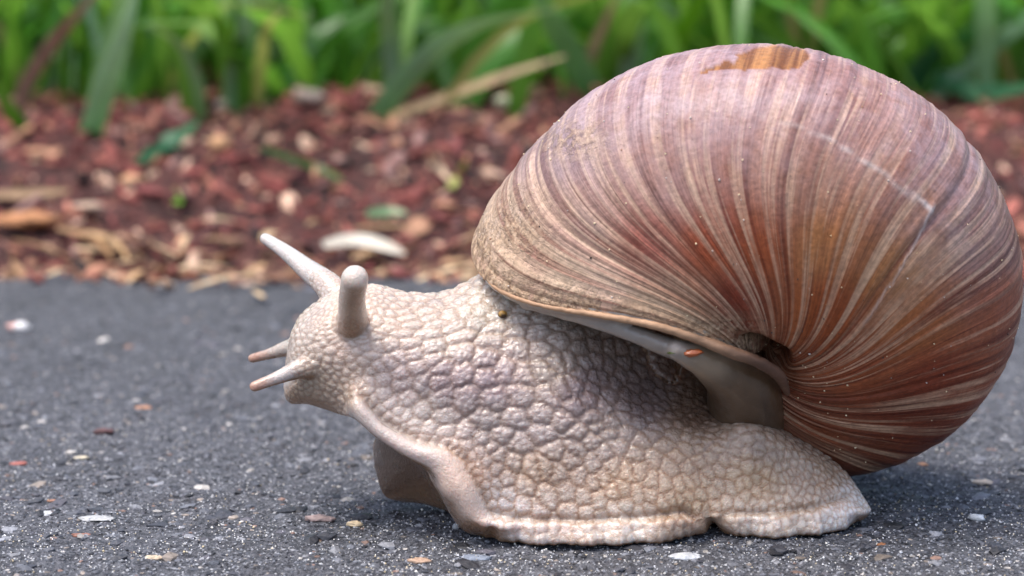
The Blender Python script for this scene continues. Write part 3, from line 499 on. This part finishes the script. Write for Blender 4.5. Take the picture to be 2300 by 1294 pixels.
# mantle: collar rolled along the lip, membrane closing the mouth, fold beside the navel
S = Soup(); pa = np.radians(np.linspace(8, -150, 40)); path = shell_pt(np.full(40, .006), pa, .92); S.tube(path[::3], np.interp(np.linspace(0, 1, len(path[::3])), [0, .15, .5, .8, 1], [.5, .62, .75, .9, 1.0]), 90, 18)
S.tube([at_y(1180, 684, -5.6), at_y(1300, 712, -8.2), at_y(1400, 742, -9.6), at_y(1492, 776, -9.9), at_y(1560, 802, -9.4)], [.45, .58, .7, .85, 1.0], 50, 18)
S.tube([at_y(1520, 786, -10.7), at_y(1595, 818, -8.8), at_y(1660, 860, -5.0), at_y(1675, 925, -1.6), at_y(1675, 1000, 1.0)], [.9, 1.6, 2.9, 3.4, 3.2], 40, 28)
mem = [shell_pt(np.full(72, -.05 - .12 * (1 - k)), np.linspace(0, 2 * math.pi, 72, endpoint=False), .95 * k) for k in np.linspace(1, .02, 14)]; mem2 = [shell_pt(np.full(72, -.20 - .12 * (1 - k)), np.linspace(0, 2 * math.pi, 72, endpoint=False), .95 * k) for k in np.linspace(.02, 1, 14)]
S.add(np.concatenate(mem + mem2 + mem[:1]), grid_faces(29, 72, True)); V, T = S.tris(); V, F = remesh(V, T, .17); V = laplace(V, F, 5); N_ = normals(V, F); Q = proj(V)
V += N_ * (.16 * fbm(V[:, 0] * .9, V[:, 2] * .9 + V[:, 1], 14))[:, None]
K = np.array([(1060,540,206,206,200),(1200,690,158,146,134),(1400,745,146,136,128),(1500,780,150,138,128),(1590,815,150,130,108),(1680,870,100,78,58),(1700,930,86,66,48),(1600,900,80,62,46)], float); K[:, 2:] = s2l(K[:, 2:]); C = idw(K, Q)  # brown fold keys darkened to paint in the lip's shade
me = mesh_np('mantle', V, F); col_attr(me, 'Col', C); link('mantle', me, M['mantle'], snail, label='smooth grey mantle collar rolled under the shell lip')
sc.cycles.use_denoising = True

# ------------------------------------------------------------------ things lying about
def on_bank(u, v):
    z = 8.0
    for _ in range(25): P = at_z(u, v, z); z = .5 * z + .5 * max(float(bank_z(P[0:1], P[1:2])[0]), 0.0)
    return at_z(u, v, z)
def on_path(u, v):
    P = at_z(u, v, 0.0); return at_z(u, v, float(asphalt_z(P[0:1], P[1:2])[0]))
def strip(name, pts, y, wpx, c0, c1, label, cat, group=None, mat='leaf', fold=.3, ground=False):
    """blade or stalk through picture points at depth y (mm), width in picture pixels; a real curved blade with thickness fold"""
    P = [on_bank(u, v) + [0, -.6, 2.4] for u, v in pts] if ground else [at_y(u, v, y + dy) for (u, v), dy in zip(pts, np.linspace(0, -14, len(pts)))]
    ppm = FPX / np.linalg.norm(P[0] - CAM); w = wpx / ppm
    if not ground:      # root the lower end in the bank
        b = P[0]; zb = float(bank_z(b[0:1], b[1:2])[0])
        if b[2] > zb: P = [np.array([b[0] + (b[0] - P[1][0]) * .25, b[1] + 2, zb - 1.0])] + P
    V, F, C = blade(P, w, 14, s2l(c0), s2l(c1), fold, side=(1, .15, .0) if abs(P[-1][0] - P[0][0]) < abs(P[-1][2] - P[0][2]) * 2 else (0, .8, .6))
    V = np.concatenate([V, V + np.array([0, .12, -.1])]); n = len(F); F = np.concatenate([F, F[:, ::-1] + len(C)]); C = np.concatenate([C, C])
    me = mesh_np(name, V, F); col_attr(me, 'Col', C); return link(name, me, M[mat], None, label, cat, group)
GB = 'grass blades standing out against the turf'
PALE0, PALE1 = (120, 168, 120), (196, 220, 200); GRN0, GRN1 = (60, 120, 40), (120, 170, 80); TAN0, TAN1 = (150, 124, 88), (192, 164, 132)
strip('grass_blade', [(200, 312), (232, 205), (272, 95), (308, -30)], 172, 52, PALE0, PALE1, 'tall bluish grass blade rooted in the red litter, leaning away from a dry stalk', 'grass', GB)
strip('grass_blade', [(856, 250), (920, 165), (1010, 85), (1120, 42), (1250, 22)], 188, 56, PALE0, PALE1, 'broad bluish grass blade arching over towards the shell', 'grass', GB)
strip('grass_blade', [(1335, 215), (1280, 115), (1228, 25), (1195, -40)], 188, 58, (84, 136, 84), (140, 180, 130), 'grass blade rising behind the upper shell edge, leaning towards the arched blade', 'grass', GB)
strip('grass_blade', [(452, 275), (444, 190), (405, 100), (335, 58)], 186, 26, PALE0, (176, 192, 160), 'thin pale grass blade bent over at its tip', 'grass', GB)
strip('grass_blade', [(1412, 160), (1428, 60), (1424, -40)], 198, 46, PALE0, PALE1, 'upright pale grass blade just above the shell shoulder', 'grass', GB)
strip('grass_blade', [(1500, 130), (1545, 50), (1590, -40)], 198, 52, (92, 150, 30), (130, 190, 50), 'bright yellow-green grass blade behind the top of the shell', 'grass', GB)
strip('grass_blade', [(878, 100), (872, 20), (868, -40)], 200, 42, (120, 150, 120), (190, 204, 190), 'short whitish grass blade between green ones above the litter', 'grass', GB)
strip('grass_blade', [(66, 305), (28, 255), (-20, 175)], 176, 34, GRN0, GRN1, 'green grass blade lying low over the litter below the pinkish dry stalk', 'grass', GB)
strip('grass_blade', [(528, 170), (552, 70), (545, -40)], 196, 46, PALE0, PALE1, 'upright bluish grass blade beside the thin bent one', 'grass', GB)
strip('grass_blade', [(2070, 150), (2150, 95), (2240, 45), (2330, 10)], 204, 66, (50, 110, 70), (96, 160, 120), 'broad blue-green leaf blade rising beyond the back of the shell', 'grass', GB)
strip('grass_blade', [(2110, 175), (2190, 205), (2260, 205), (2330, 190)], 200, 50, (44, 104, 66), (90, 150, 112), 'drooping blue-green leaf blade above the litter behind the shell', 'grass', GB)
strip('dry_stalk', [(900, 255), (1060, 196), (1160, 160), (1270, 126)], 190, 30, TAN0, TAN1, 'dry tan stalk slanting low across the grass beside the arched blade', 'stalk', None, 'dry')
strip('dry_stalk', [(56, 196), (118, 95), (165, 40), (225, -30)], 194, 34, (140, 112, 92), (190, 156, 138), 'pinkish dry stalk slanting up through the grass', 'stalk', None, 'dry')
strip('dry_stalk', [(1240, 265), (1300, 180), (1350, 70), (1395, -30)], 196, 28, (140, 130, 90), (196, 166, 130), 'dry stalk crossing behind the blade at the upper shell edge', 'stalk', None, 'dry')
strip('leaf', [(312, 402), (360, 366), (410, 335), (446, 306)], 0, 46, (40, 96, 66), (70, 132, 92), 'dark green leaf piece lying on the red litter', 'leaf', None, 'leaf', .3, True)
strip('leaf', [(590, 366), (660, 392), (715, 410), (772, 440)], 0, 24, (60, 92, 40), (96, 128, 74), 'thin green strand lying across the red litter', 'leaf', None, 'leaf', .3, True)
strip('leaf', [(350, 452), (380, 466), (412, 490)], 0, 36, (120, 170, 50), (140, 190, 80), 'bright lime leaf scrap on the tan litter', 'leaf', None, 'leaf', .3, True)
strip('leaf', [(825, 516), (870, 510), (915, 514)], 0, 30, (110, 142, 104), (140, 170, 126), 'pale green leaf scrap lying beyond the tip of the far eye stalk', 'leaf', None, 'leaf', .3, True)
strip('stick', [(1012, 458), (1030, 425), (1050, 392)], 0, 24, (170, 172, 96), (190, 190, 120), 'yellow-green stick end crossing a straw bit near the shell', 'stick', None, 'dry', .6, True)
strip('straw', [(965, 380), (985, 408), (1010, 440)], 0, 20, (190, 160, 130), (206, 180, 150), 'short pale straw bit crossing the yellow-green stick', 'straw', None, 'dry', .5, True)
strip('straw', [(728, 586), (790, 574), (850, 582), (910, 606)], 0, 36, (196, 188, 172), (214, 206, 190), 'whitish curved straw piece on the path edge behind the near eye stalk', 'straw', None, 'dry', .4, True)
strip('stick', [(-30, 472), (60, 468), (160, 462)], 0, 26, (150, 120, 90), (176, 146, 112), 'flat tan stick lying over a dark gap in the litter', 'stick', None, 'dry', .6, True)
strip('straw', [(185, 556), (240, 568), (275, 592), (296, 630)], 0, 15, (176, 142, 100), (196, 160, 116), 'longer lighter bent straw reaching from the litter onto the asphalt', 'straw', 'bent straws at the path edge', 'dry', .6, True)
strip('straw', [(130, 548), (190, 562), (230, 585), (258, 622)], 0, 14, (150, 112, 74), (170, 132, 92), 'darker bent straw beside the longer lighter one', 'straw', 'bent straws at the path edge', 'dry', .6, True)
def stone(name, u, v, w, h, c, label, cat='pebble', bank=False, mat='grain', seed=None, tilt=0.0, lift=.3, c2=None):
    g = np.random.default_rng(seed if seed is not None else int(u * 7 + v)); P = on_bank(u, v) if bank else on_path(u, v); ppm = FPX / np.linalg.norm(P - CAM)
    a = w / 2 / ppm; hz = max(.62 * h / ppm / 2, .1); b = max(a * .55, .25)
    V0, F0 = ICO2; dirs = g.normal(size=(9, 3)); dirs /= np.linalg.norm(dirs, axis=1, keepdims=True); cut = g.uniform(.62, .95, 9)
    V = V0.copy()
    for dr, ct in zip(dirs, cut): k = V @ dr; V = V - np.outer(np.clip(k - ct, 0, None), dr)      # broken facets
    V = V * (1 + .08 * g.normal(size=(len(V), 1))) * [a, b, hz]; ca, sa = math.cos(tilt), math.sin(tilt); V = np.stack([ca * V[:, 0] - sa * V[:, 2], V[:, 1], sa * V[:, 0] + ca * V[:, 2]], 1)
    V = V + P + [0, 0, hz * lift + (1.2 if bank else 0)]; C = s2l(c) * g.uniform(.85, 1.1, (len(V), 1))
    if c2 is not None: C = np.where(V0[:, :1] < -.35, s2l(c2), C)
    me = mesh_np(name, V, F0); col_attr(me, 'Col', C); return link(name, me, M[mat], None, label, cat)
stone('pebble', 42, 742, 54, 40, (236, 232, 230), 'white rounded pebble alone on the far asphalt, reddish on one side', c2=(206, 160, 150), lift=.6)
stone('pebble', 797, 1182, 40, 24, (206, 184, 150), 'small cream pebble on the asphalt ahead of the foot', lift=.7)
stone('stone_chip', 720, 1168, 70, 34, (150, 130, 126), 'flat pinkish-grey stone chip beside the small cream pebble', 'stone')
stone('pebble', 2195, 1168, 42, 28, (216, 218, 220), 'white pebble on the asphalt behind the tail', lift=.6)
stone('stone_chip', 1982, 1226, 32, 16, (160, 110, 76), 'rusty orange stone chip below the tail tip', 'stone')
stone('stone_chip', 2205, 1086, 48, 22, (196, 180, 164), 'pale beige stone chip under the back of the shell', 'stone')
stone('stone_chip', 2072, 1046, 26, 18, (188, 142, 112), 'small peach stone chip tucked behind the lower shell edge', 'stone')
stone('stone_chip', 120, 1126, 28, 10, (160, 116, 94), 'small orange stone chip on the open asphalt beside a white flat chip', 'stone')
stone('stone_chip', 182, 1203, 44, 14, (150, 104, 88), 'brick-red stone chip in front of the long white chip', 'stone')
stone('stone_chip', 322, 918, 48, 14, (176, 128, 98), 'flat peach stone chip on the mid asphalt', 'stone')
stone('stone_chip', 232, 972, 46, 26, (92, 62, 62), 'dark maroon stone chip on the mid asphalt', 'stone')
stone('stone_chip', 40, 1044, 44, 20, (164, 98, 88), 'dull red stone chip beside a cream one', 'stone')
stone('stone_chip', 180, 1031, 42, 17, (206, 194, 170), 'cream stone chip beside the dull red one', 'stone')
stone('stone_chip', 222, 1165, 84, 11, (178, 178, 178), 'long flat white stone chip set in the asphalt', 'stone')
stone('stone_chip', 104, 1156, 54, 17, (186, 188, 190), 'light grey flat chip beside the small orange chip', 'stone')
stone('stone_chip', 345, 1254, 40, 20, (204, 184, 158), 'cream angular chip on the asphalt before the long white chip', 'stone')
stone('stone_chip', 1540, 1252, 74, 24, (184, 186, 190), 'light grey stone chip in front of the foot', 'stone')
stone('stone_chip', 942, 1262, 62, 22, (176, 146, 124), 'peach stone chip beside a slate-blue one before the foot', 'stone')
stone('stone_chip', 1062, 1256, 84, 20, (128, 136, 150), 'slate-blue flat stone chip before the foot', 'stone')
stone('stone_chip', 1118, 1275, 62, 12, (180, 142, 114), 'narrow orange stone chip under the slate-blue one', 'stone')
stone('stone_chip', 700, 650, 40, 18, (150, 150, 160), 'grey stone lump on the far asphalt below the litter', 'stone')
stone('pebble', 372, 644, 46, 24, (190, 188, 190), 'light pebble at the litter edge of the path', lift=.6)
stone('bark_chip', 425, 624, 66, 24, (132, 80, 58), 'red-brown bark chip lying out on the path edge', 'bark', mat='chip')
stone('bark_chip', 495, 354, 52, 60, (206, 160, 118), 'rounded peach chip on the red litter', 'bark', True, 'chip', lift=.8)
stone('bark_chip', 615, 345, 44, 44, (196, 156, 130), 'tan chip beside the thin green strand', 'bark', True, 'chip', lift=.8)
stone('bark_chip', 700, 244, 88, 52, (196, 172, 158), 'large pale pinkish chip at the foot of the grass', 'bark', True, 'chip', lift=.8)
stone('bark_chip', 508, 262, 66, 44, (206, 190, 184), 'white-grey chip on top of the litter bank', 'bark', True, 'chip', lift=.8)
stone('bark_chip', 210, 200, 36, 66, (186, 166, 140), 'upright pale chip next to the tall bluish blade', 'bark', True, 'chip', lift=1.0)
stone('bark_chip', 60, 520, 150, 56, (176, 122, 82), 'wide orange-tan bark slab under the flat stick', 'bark', True, 'chip', lift=.5)
stone('bark_chip', 200, 490, 70, 40, (176, 150, 130), 'grey-tan bark chip at the end of the flat stick', 'bark', True, 'chip', lift=.6)
stone('bark_chip', 300, 430, 60, 44, (186, 142, 106), 'peach bark chip next to the lime leaf scrap', 'bark', True, 'chip', lift=.6)
stone('bark_chip', 1130, 262, 44, 54, (186, 190, 160), 'pale greenish flake at the grass edge by the shell', 'bark', True, 'chip', lift=.9)
stone('bark_chip', 1075, 455, 40, 40, (190, 176, 150), 'pale round chip beside the shell lip', 'bark', True, 'chip', lift=.8)
# scrap of leaf caught under the shell lip
sr = bpy.data.objects.new('plant_scrap', None); COL.objects.link(sr); sr.empty_display_size = .001; sr['label'] = 'tiny orange scrap with green tip stuck under the shell lip'; sr['category'] = 'scrap'
for nm, u, v, y, a, hz, c in (('orange_flake', 1556, 793, -11.3, .85, .3, (160, 84, 44)), ('green_tip', 1518, 791, -11.2, .7, .14, (74, 84, 34))):
    g = np.random.default_rng(5); V0, F0 = ICO2; V = V0 * (1 + .12 * g.normal(size=(len(V0), 1))) * [a, .3, hz]; ca, sa = math.cos(.12), math.sin(.12); V = np.stack([ca * V[:, 0] - sa * V[:, 2], V[:, 1], sa * V[:, 0] + ca * V[:, 2]], 1) + at_y(u, v, y)
    me = mesh_np(nm, V, F0); col_attr(me, 'Col', np.broadcast_to(s2l(c), (len(V), 3))); link(nm, me, M['sand'], sr)
# drops of slime under the lifted front of the foot
dm = Mat('slime'); dm.set(Base_Color=(.9, .92, .95, 1), Roughness=.05, Transmission_Weight=.7, IOR=1.35)
for u, v, a, b, lab in ((968, 1136, .36, .24, 'wet slime drop under the lifted foot edge'), (1024, 1186, .30, .34, 'wet slime drop against the foot where it meets the asphalt')):
    P = on_path(u, v); P[1] -= .3; V0, F0 = ICO2; V = V0 * [a, a, b] * (1 + .12 * V0[:, :1] * V0[:, 2:]) + P + [0, 0, b * .6]; me = mesh_np('slime_drop', V, F0); link('slime_drop', me, dm.m, None, lab, 'drop')
